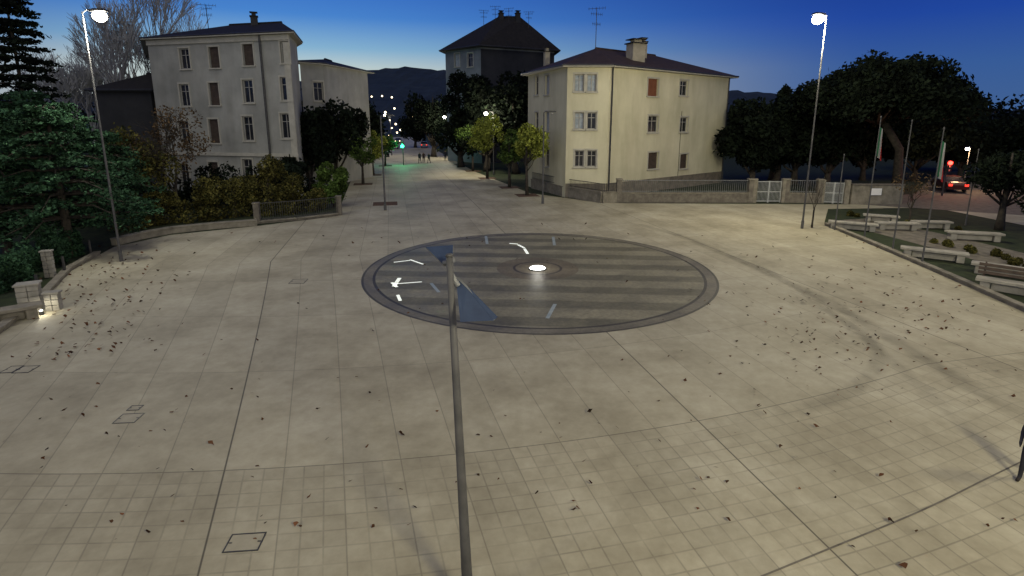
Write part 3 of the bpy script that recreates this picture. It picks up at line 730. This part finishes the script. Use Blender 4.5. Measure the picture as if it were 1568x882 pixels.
# ---------------------------------------------------------------- lamps
def street_lamp(base, h, arm, power, lit=True, col=(1, .90, .68), gr=.3, r=.09, rad=.25):
    e = empty('street_lamp'); b = MB(); top = base+Vector((0, 0, h)); arm = Vector(arm)
    b.path([base, base+Vector((0, 0, .5)), base+Vector((0, 0, .52)), top], [r*1.5, r*1.5, r, r*.6], 10)
    b.path([top-Vector((0, 0, .05)), top+arm*.5+Vector((0, 0, .1)), top+arm], [r*.5, r*.45, r*.4], 6)
    b.obj('pole', ['polegrey'], e)
    c = top+arm; ax = arm.normalized(); s = Vector((-ax.y, ax.x, 0)); b = MB()
    b.box(c+ax*.25+Vector((0, 0, .05)), ax*.36, s*.15, (0, 0, .04)); b.box(c+ax*.28+Vector((0, 0, .11)), ax*.24, s*.1, (0, 0, .02)); b.obj('head', ['metal'], e)
    b = MB(); g = c+ax*.28-Vector((0, 0, .0))
    prof_ = [(0.0, .55), (.25, .85), (.6, 1.0), (1.0, .92), (1.35, .62), (1.55, .1)]
    b.path([g-Vector((0, 0, gr*a_)) for a_, _ in prof_], [gr*w_ for _, w_ in prof_], 14)
    b.obj('glass', ['lamp_on' if lit else 'lamp_off'], e, True)
    if lit: light('POINT', g-Vector((0, 0, gr*1.6+rad+.03)), power, col, e, rad)
    return e
WARM = (1, .90, .60)
pl = gp(186, 400); street_lamp(pl, zat(pl, 18), (.45, 0, 0), 1500, col=(1, .97, .82), gr=.27, r=.055, rad=.3)
pr = gp(1228, 350); street_lamp(pr, zat(pr, 24), (-.3, -.1, 0), 4600, col=WARM, gr=.32, r=.055, rad=.35)
for (u, v, vt) in ((590, 322, 178), (831, 312, 172)):
    p = gp(u, v); street_lamp(p, zat(p, vt), (.35, 0, 0), 0, False, gr=.12, r=.07)
for (u, v, vt, pw, g) in ((756, 268, 172, 1900, .22), (690, 243, 178, 1500, .25), (600, 238, 175, 900, .25)):
    p = gp(u, v); street_lamp(p, zat(p, vt), (-.6, -.2, 0), pw, gr=g, r=.07)
p = gp(1474, 292); street_lamp(p, zat(p, 226), (-.3, -.2, 0), 600, col=(1, .58, .3), gr=.16, r=.05)
street_lamp(Vector((-15, -6, 0)), 12, (.5, .7, 0), 2200, col=WARM, rad=1.2)
street_lamp(Vector((8, -6, 0)), 13, (-.4, .7, 0), 8500, col=WARM, rad=1.5)
street_lamp(Vector((24, 8, 0)), 12, (-.8, 0, 0), 3800, col=WARM, rad=1.0)
sl = light('SUN', (0, 0, 50), 0.92, (1, .95, .74), name='dusk_light', angle=radians(75))  # unseen warm fill from behind the camera, added for even soft brightness
sl.rotation_euler = (radians(40), 0, radians(-12))

# foreground lamp post with reflector plates
e = empty('plaza_lamp_post')
b = MB(); p0 = at(715, 882, 6.0); pt = at(688, 392, 6.0); dz = (pt-p0)/(pt.z-p0.z); pb = p0-dz*p0.z
b.path([pb, pb+dz*.03], [.22, .22], 16); b.path([pb+dz*.03, pb+dz*1.2, pb+dz*3, pt], [.08, .065, .05, .04], 16)
b.path([pt, pt+Vector((0, 0, .03))], [.05, .03], 16)
b.obj('pole', ['polegrey'], e, True)
M['plate'] = noisy('blue_plate', (0.018, 0.03, 0.065), (0.03, 0.048, 0.095), 3, .6, .05)
def plate(px, Ys, t=.012):
    P = [at(u, v, y) for (u, v), y in zip(px, Ys)]; nn = (P[1]-P[0]).cross(P[2]-P[0]).normalized()*t; b = MB()
    b.poly([q+nn for q in P], 0); b.poly([q-nn for q in P][::-1], 0)
    for i in range(len(P)):
        j = (i+1) % len(P); b.poly([P[i]-nn, P[j]-nn, P[j]+nn, P[i]+nn], 1)
    b.obj('reflector_plate', ['plate', 'galv'], e)
plate([(652, 379), (694, 376), (693, 404), (680, 407)], [6.35, 6.35, 6.12, 6.12])
plate([(699, 424), (714, 438), (761, 486), (757, 490), (706, 492)], [6.1, 6.0, 5.75, 5.72, 5.72])
b = MB(); b.path([at(686, 400, 6.08), at(690, 420, 6.05), at(702, 438, 6.0)], [.03, .04, .03], 8); b.path([at(680, 403, 6.1), at(694, 398, 6.05)], [.035, .035], 8)
b.obj('bracket', ['galv'], e)

def tlight(base, h, zc, col, pw, mat, lr=.16):
    e = empty('traffic_light'); b = MB(); b.path([base, base+Vector((0, 0, h))], [.07, .06], 8)
    b.box(base+Vector((0, -.15, h-.5)), (.16, 0, 0), (0, .1, 0), (0, 0, .48))
    for k in range(3): b.path([base+Vector((0, -.26, h-.18-.3*k)), base+Vector((0, -.42, h-.16-.3*k))], [.13, .13], 10, 0, False)
    b.obj('mast', ['metal'], e)
    b = MB(); k = zc; c = base+Vector((0, -.27, h-.18-.3*k)); b.path([c, c+Vector((0, -.14, 0)), c+Vector((0, -.2, 0))], [lr, lr, lr*.6], 12); b.obj('lens', [mat], e)
    for j in range(3):
        if j != k: b = MB(); c = base+Vector((0, -.27, h-.18-.3*j)); b.path([c, c+Vector((0, -.03, 0))], [.12, .1], 12); b.obj('lens_dark', ['lamp_off'], e)
    light('POINT', base+Vector((0, -.8, h-.18-.3*k)), pw, col, e, .1)
tlight(gp(618, 253), 3.6, 2, (.05, 1, .4), 260, 'green_on', .22)
tlight(gp(1442, 300), 3.1, 0, (1, .1, .05), 70, 'red_on')

# flagpoles
q = NT('flag_cloth', .9, .1); tc = q.n('ShaderNodeTexCoord'); sx = q.n('ShaderNodeSeparateXYZ'); q.l(tc.outputs['Object'], sx.inputs[0])
q.col(q.ramp(sx.outputs[0], [(0, (.02, .10, .05)), (.09, (.28, .28, .28)), (.17, (.32, .03, .03))], True)); M['flag'] = q.mat
for (u, v, vt, fl) in ((1323, 366, 180, 1), (1366, 386, 186, 0), (1411, 406, 198, 1), (1278, 352, 238, 0), (1478, 345, 230, 0)):
    p = gp(u, v); h = zat(p, vt); e = empty('flagpole'); b = MB()
    b.path([p, p+Vector((0, 0, .25)), p+Vector((0, 0, h))], [.055, .04, .022], 8); b.path([p+Vector((0, 0, h)), p+Vector((0, 0, h+.1))], [.04, .02], 8)
    b.obj('pole', ['polegrey'], e)
    if fl:
        b = MB(); G = []
        for i in range(9):
            G.append([(x/8*.30*(.5+.5*i/8), .07*sin(x*1.6+i*.4)*(i/8), -i*.19-.25*(x/8)*(.4+i/10)) for x in range(9)])
        for i in range(8):
            for x in range(8): b.poly([G[i][x], G[i][x+1], G[i+1][x+1], G[i+1][x]])
        f = b.obj('flag', ['flag'], e, True); f.location = p+Vector((.03, 0, h-.5))

rail('garden_kerb', [gp(1265, 345), gp(1330, 372), gp(1400, 402), gp(1460, 428), gp(1568, 476), gp(1700, 540)], .12, 0, wt=.2, wm='stone')
def bench(u, v, L, rot, mat='stone_pale', back=False):
    p = gp(u, v); b = MB(); X = Vector((cos(rot), sin(rot), 0)); Y = Vector((-sin(rot), cos(rot), 0)); Z = Vector((0, 0, 1))
    b.box(p+Z*.42, X*L/2, Y*.28, Z*.06)
    for s in (-1, 1): b.box(p+X*s*(L/2-.3)+Z*.18, X*.15, Y*.22, Z*.18)
    b.box(p+Z*.18, X*(L/2-.48), Y*.08, Z*.15)
    if back:
        for k in range(3): b.box(p+Y*.3+Z*(.62+.16*k), X*L/2, Y*.02, Z*.06, 1)
        for s in (-1, 1): b.box(p+X*s*(L/2-.2)+Y*.335+Z*.7, X*.03, Y*.012, Z*.35, 1)
    o = b.obj('park_bench' if back else 'stone_bench', [mat, 'shutter']); 
    m = o.modifiers.new('bevel', 'BEVEL'); m.width = .02; return o
bench(1305, 352, 2.6, -.55); bench(1428, 397, 2.6, -.62); bench(1372, 352, 2.4, -.1); bench(1425, 350, 2.2, -.1); bench(1348, 340, 2, -.5)
bench(1490, 368, 2.6, -.3); bench(1546, 425, 2.6, -.75); bench(1560, 452, 2.6, -.8, back=True)
bench(20, 492, 1.6, .75, 'stone')
hedge('low_groundcover', [gp(1300, 330), gp(1400, 345), gp(1460, 352)], .35, .9, 6000, .05, 'lf_hedge')
hedge('low_groundcover', [gp(1420, 372), gp(1470, 380), gp(1520, 392), gp(1590, 420)], .35, .9, 6000, .05, 'lf_hedge')
flat('garden_path', [gp(1270, 338), gp(1330, 334), gp(1480, 366), gp(1620, 400), gp(1620, 440), gp(1500, 400), gp(1400, 372)], 'stone_dark', -.008)

def block(u, v, w, h, rot):
    b = MB(); p = gp(u, v); n = int(h/.16)
    for i in range(n):
        for j in range(2): b.zbox(p+Vector((cos(rot)*(j-.5)*w/2, sin(rot)*(j-.5)*w/2, i*h/n)), w/2-.012, w*.7+R.uniform(-.03, .03), h/n-.012, rot, 0)
    b.zbox(p+Vector((0, 0, h)), w+.08, w*.8, .07, rot, 0)
    o = b.obj('stone_pier', ['stone_pale']); m = o.modifiers.new('bevel', 'BEVEL'); m.width = .012
block(50, 476, .62, .95, .5); block(84, 474, .42, .6, .3); block(78, 424, .35, 1.1, .3)
e = empty('ground_spotlight'); p = gp(64, 482); b = MB(); b.path([p, p+Vector((0, 0, .14))], [.07, .06], 12); b.obj('housing', ['metal'], e)
b = MB(); b.path([p+Vector((0, 0, .142)), p+Vector((0, 0, .16))], [.05, .045], 12); b.obj('glass', ['nozzle'], e); light('POINT', p+Vector((0.05, -.1, .3)), 14, (1, .93, .75), e, .06)
b = MB()
for u, v in ((100, 420), (140, 392), (60, 452)): b.path([gp(u, v), gp(u, v)+Vector((0, 0, .8))], [.06, .05], 8)
b.obj('bollards', ['metal'])

def car(p, rot, col, tail=True):
    e = empty('parked_car'); m = NT('car_paint', .3, .5, .2); m.b.inputs['Base Color'].default_value = (*col, 1)
    X = Vector((cos(rot), sin(rot), 0)); Y = Vector((-sin(rot), cos(rot), 0)); Z = Vector((0, 0, 1)); b = MB()
    pr = [(-2.1, .35), (-2.15, .75), (-1.95, .95), (-1.5, 1.02), (-1.0, 1.42), (.5, 1.45), (1.15, 1.0), (1.95, .85), (2.1, .6), (2.1, .32)]
    for s in (-1, 1): b.poly([p+X*a+Y*s*(.82 if z < 1.03 else .66)+Z*z for a, z in (pr if s > 0 else pr[::-1])], 0)
    for i in range(len(pr)):
        (a, z), (c, w) = pr[i], pr[(i+1) % len(pr)]
        wa = .82 if z < 1.03 else .66; wc = .82 if w < 1.03 else .66
        gl = 1 if (z < 1.03) != (w < 1.03) else 0
        b.poly([p+X*a-Y*wa+Z*z, p+X*c-Y*wc+Z*w, p+X*c+Y*wc+Z*w, p+X*a+Y*wa+Z*z], gl)
    b.obj('body', [m.mat, 'glass'], e); b = MB()
    for a in (-1.3, 1.3):
        for s in (-1, 1): b.path([p+X*a+Y*s*.84+Z*.32, p+X*a+Y*s*.66+Z*.32], [.32, .32], 14)
    b.obj('wheels', ['metal'], e); b = MB()
    for s in (-1, 1):
        b.box(p+X*2.1+Y*s*.6+Z*.68, X*.05, Y*.15, Z*.08, 0); b.box(p-X*2.14+Y*s*.6+Z*.75, X*.05, Y*.14, Z*.1, 1)
    b.obj('lights', ['lamp_far', 'red_dim'], e)
car(gp(604, 228), -1.45, (.3, .3, .3)); car(gp(610, 219), -1.45, (.05, .05, .06)); car(gp(1452, 292), 1.2, (.06, .02, .02)); car(gp(650, 226), 1.7, (.2, .2, .22))

def person(p, face, h=1.72, stride=.3, top=(.02, .02, .03), leg=(.015, .015, .02), hands=False):
    k = h/1.72
    V = []; E = []; Rr = []
    def a(x, y, z, r, par=None):
        V.append((x*k, y*k, z*k)); Rr.append(r*k)
        if par is not None: E.append((par, len(V)-1))
        return len(V)-1
    pel = a(0, 0, .93, .14); sp = a(0, .0, 1.12, .135, pel); ch = a(0, .0, 1.33, .155, sp); nk = a(0, .01, 1.47, .06, ch)
    hd = a(0, .02, 1.56, .085, nk); h2 = a(0, .02, 1.66, .085, hd); a(0, .11, 1.59, .02, hd)
    for s in (-1, 1):
        hp = a(s*.1, 0, .88, .1, pel); kn = a(s*.1, s*stride*.4+.04, .49, .065, hp); an = a(s*.1, s*stride-.03, .09, .045, kn); a(s*.11, s*stride+.15, .04, .04, an)
        sh = a(s*.19, 0, 1.40, .065, ch); el = a(s*.24, -s*stride*.3-.02, 1.13, .05, sh); wr = a(s*.24, -s*stride*.5+.08, .90, .033, el)
        pa = a(s*.24, -s*stride*.5+.11, .83, .036, wr)
        if hands:
            for j, L in enumerate((.075, .085, .08, .065)):
                f1 = a(s*.235, -s*stride*.5+.085+j*.02, .79, .01, pa); a(s*.225, -s*stride*.5+.09+j*.02, .79-L*.6, .008, f1)
            a(s*.215, -s*stride*.5+.15, .80, .01, pa)
    me = bpy.data.meshes.new('person'); me.from_pydata(V, E, []); o = bpy.data.objects.new('person', me); scene.collection.objects.link(o)
    o.location = p; o.rotation_euler = (0, 0, face)
    md = o.modifiers.new('s', 'SKIN'); md.use_smooth_shade = True
    for i, r in enumerate(Rr): me.skin_vertices[0].data[i].radius = (r, r); me.skin_vertices[0].data[i].use_root = (i == 0)
    su = o.modifiers.new('u', 'SUBSURF'); su.levels = 2; su.render_levels = 2
    q = NT('clothed_body', .8); tc = q.n('ShaderNodeTexCoord'); sx = q.n('ShaderNodeSeparateXYZ'); q.l(tc.outputs['Object'], sx.inputs[0])
    z = q.m('DIVIDE', sx.outputs[2], 2*k)
    q.col(q.ramp(z, [(0, (.02, .015, .012)), (.05, leg), (.44, top), (.735, (.3, .17, .11)), (.805, (.03, .02, .012))], True))
    me.materials.append(q.mat); return o
person(gp(1572, 733), 2.2, 1.3, .24, (.03, .03, .045), hands=True)
person(gp(643, 250), 3.0); person(gp(649, 249), 3.2, 1.65, .2, (.05, .03, .03)); person(gp(657, 250), 2.8, 1.6, .3); person(gp(682, 246), 0.2, 1.7)
person(gp(792, 262), 1.0, 1.7, .2, (.4, .4, .42))

# ---------------------------------------------------------------- world
w = bpy.data.worlds.new('World'); scene.world = w; w.use_nodes = True; t = w.node_tree; bg = t.nodes['Background']
class WN(NT):
    def __init__(s, t): s.t = t
q = WN(t); tc = q.n('ShaderNodeTexCoord'); sx = q.n('ShaderNodeSeparateXYZ'); q.l(tc.outputs['Generated'], sx.inputs[0])
z = q.m('MAXIMUM', sx.outputs[2], 0.0)
A = q.ramp(z, [(0, (.62, .64, .55)), (.085, (.52, .62, .60)), (.12, (.22, .43, .62)), (.17, (.055, .22, .60)), (.25, (.012, .095, .50)), (1, (.003, .02, .14))])
B = q.ramp(z, [(0, (.05, .12, .28)), (.08, (.03, .10, .31)), (.15, (.008, .055, .33)), (.24, (.003, .028, .24)), (1, (.002, .010, .09))])
az = q.m('DIVIDE', sx.outputs[0], q.m('MAXIMUM', sx.outputs[1], .05))
fz = q.m('ABSOLUTE', q.m('SUBTRACT', az, -.42)); mr = q.n('ShaderNodeMapRange'); q.l(fz, mr.inputs[0]); mr.interpolation_type = 'SMOOTHSTEP'
mr.inputs[1].default_value = 0.0; mr.inputs[2].default_value = 1.1; mr.inputs[3].default_value = 1; mr.inputs[4].default_value = 0
back = q.m('GREATER_THAN', sx.outputs[1], .05)
c = q.mix(q.m('MULTIPLY', mr.outputs[0], back), B, A)
sky = q.n('ShaderNodeTexSky'); sky.sky_type = 'NISHITA'; sky.sun_disc = False; sky.sun_elevation = radians(-2); sky.sun_rotation = radians(-16)
c = q.mix(.02, c, sky.outputs[0], 'ADD')
q.l(c, bg.inputs['Color']); bg.inputs['Strength'].default_value = 1.0

# ---------------------------------------------------------------- camera
cam = bpy.data.cameras.new('camera'); co = bpy.data.objects.new('camera', cam); scene.collection.objects.link(co)
co.location = (0, 0, H); co.rotation_euler = (pi/2-TH, 0, 0)
cam.lens = F/1568*36; cam.sensor_width = 36; cam.shift_y = -(441-V0)/1568; cam.clip_end = 5000; cam.clip_start = .1
scene.camera = co
scene.view_settings.view_transform = 'Standard'; scene.view_settings.look = 'None'; scene.view_settings.exposure = 0
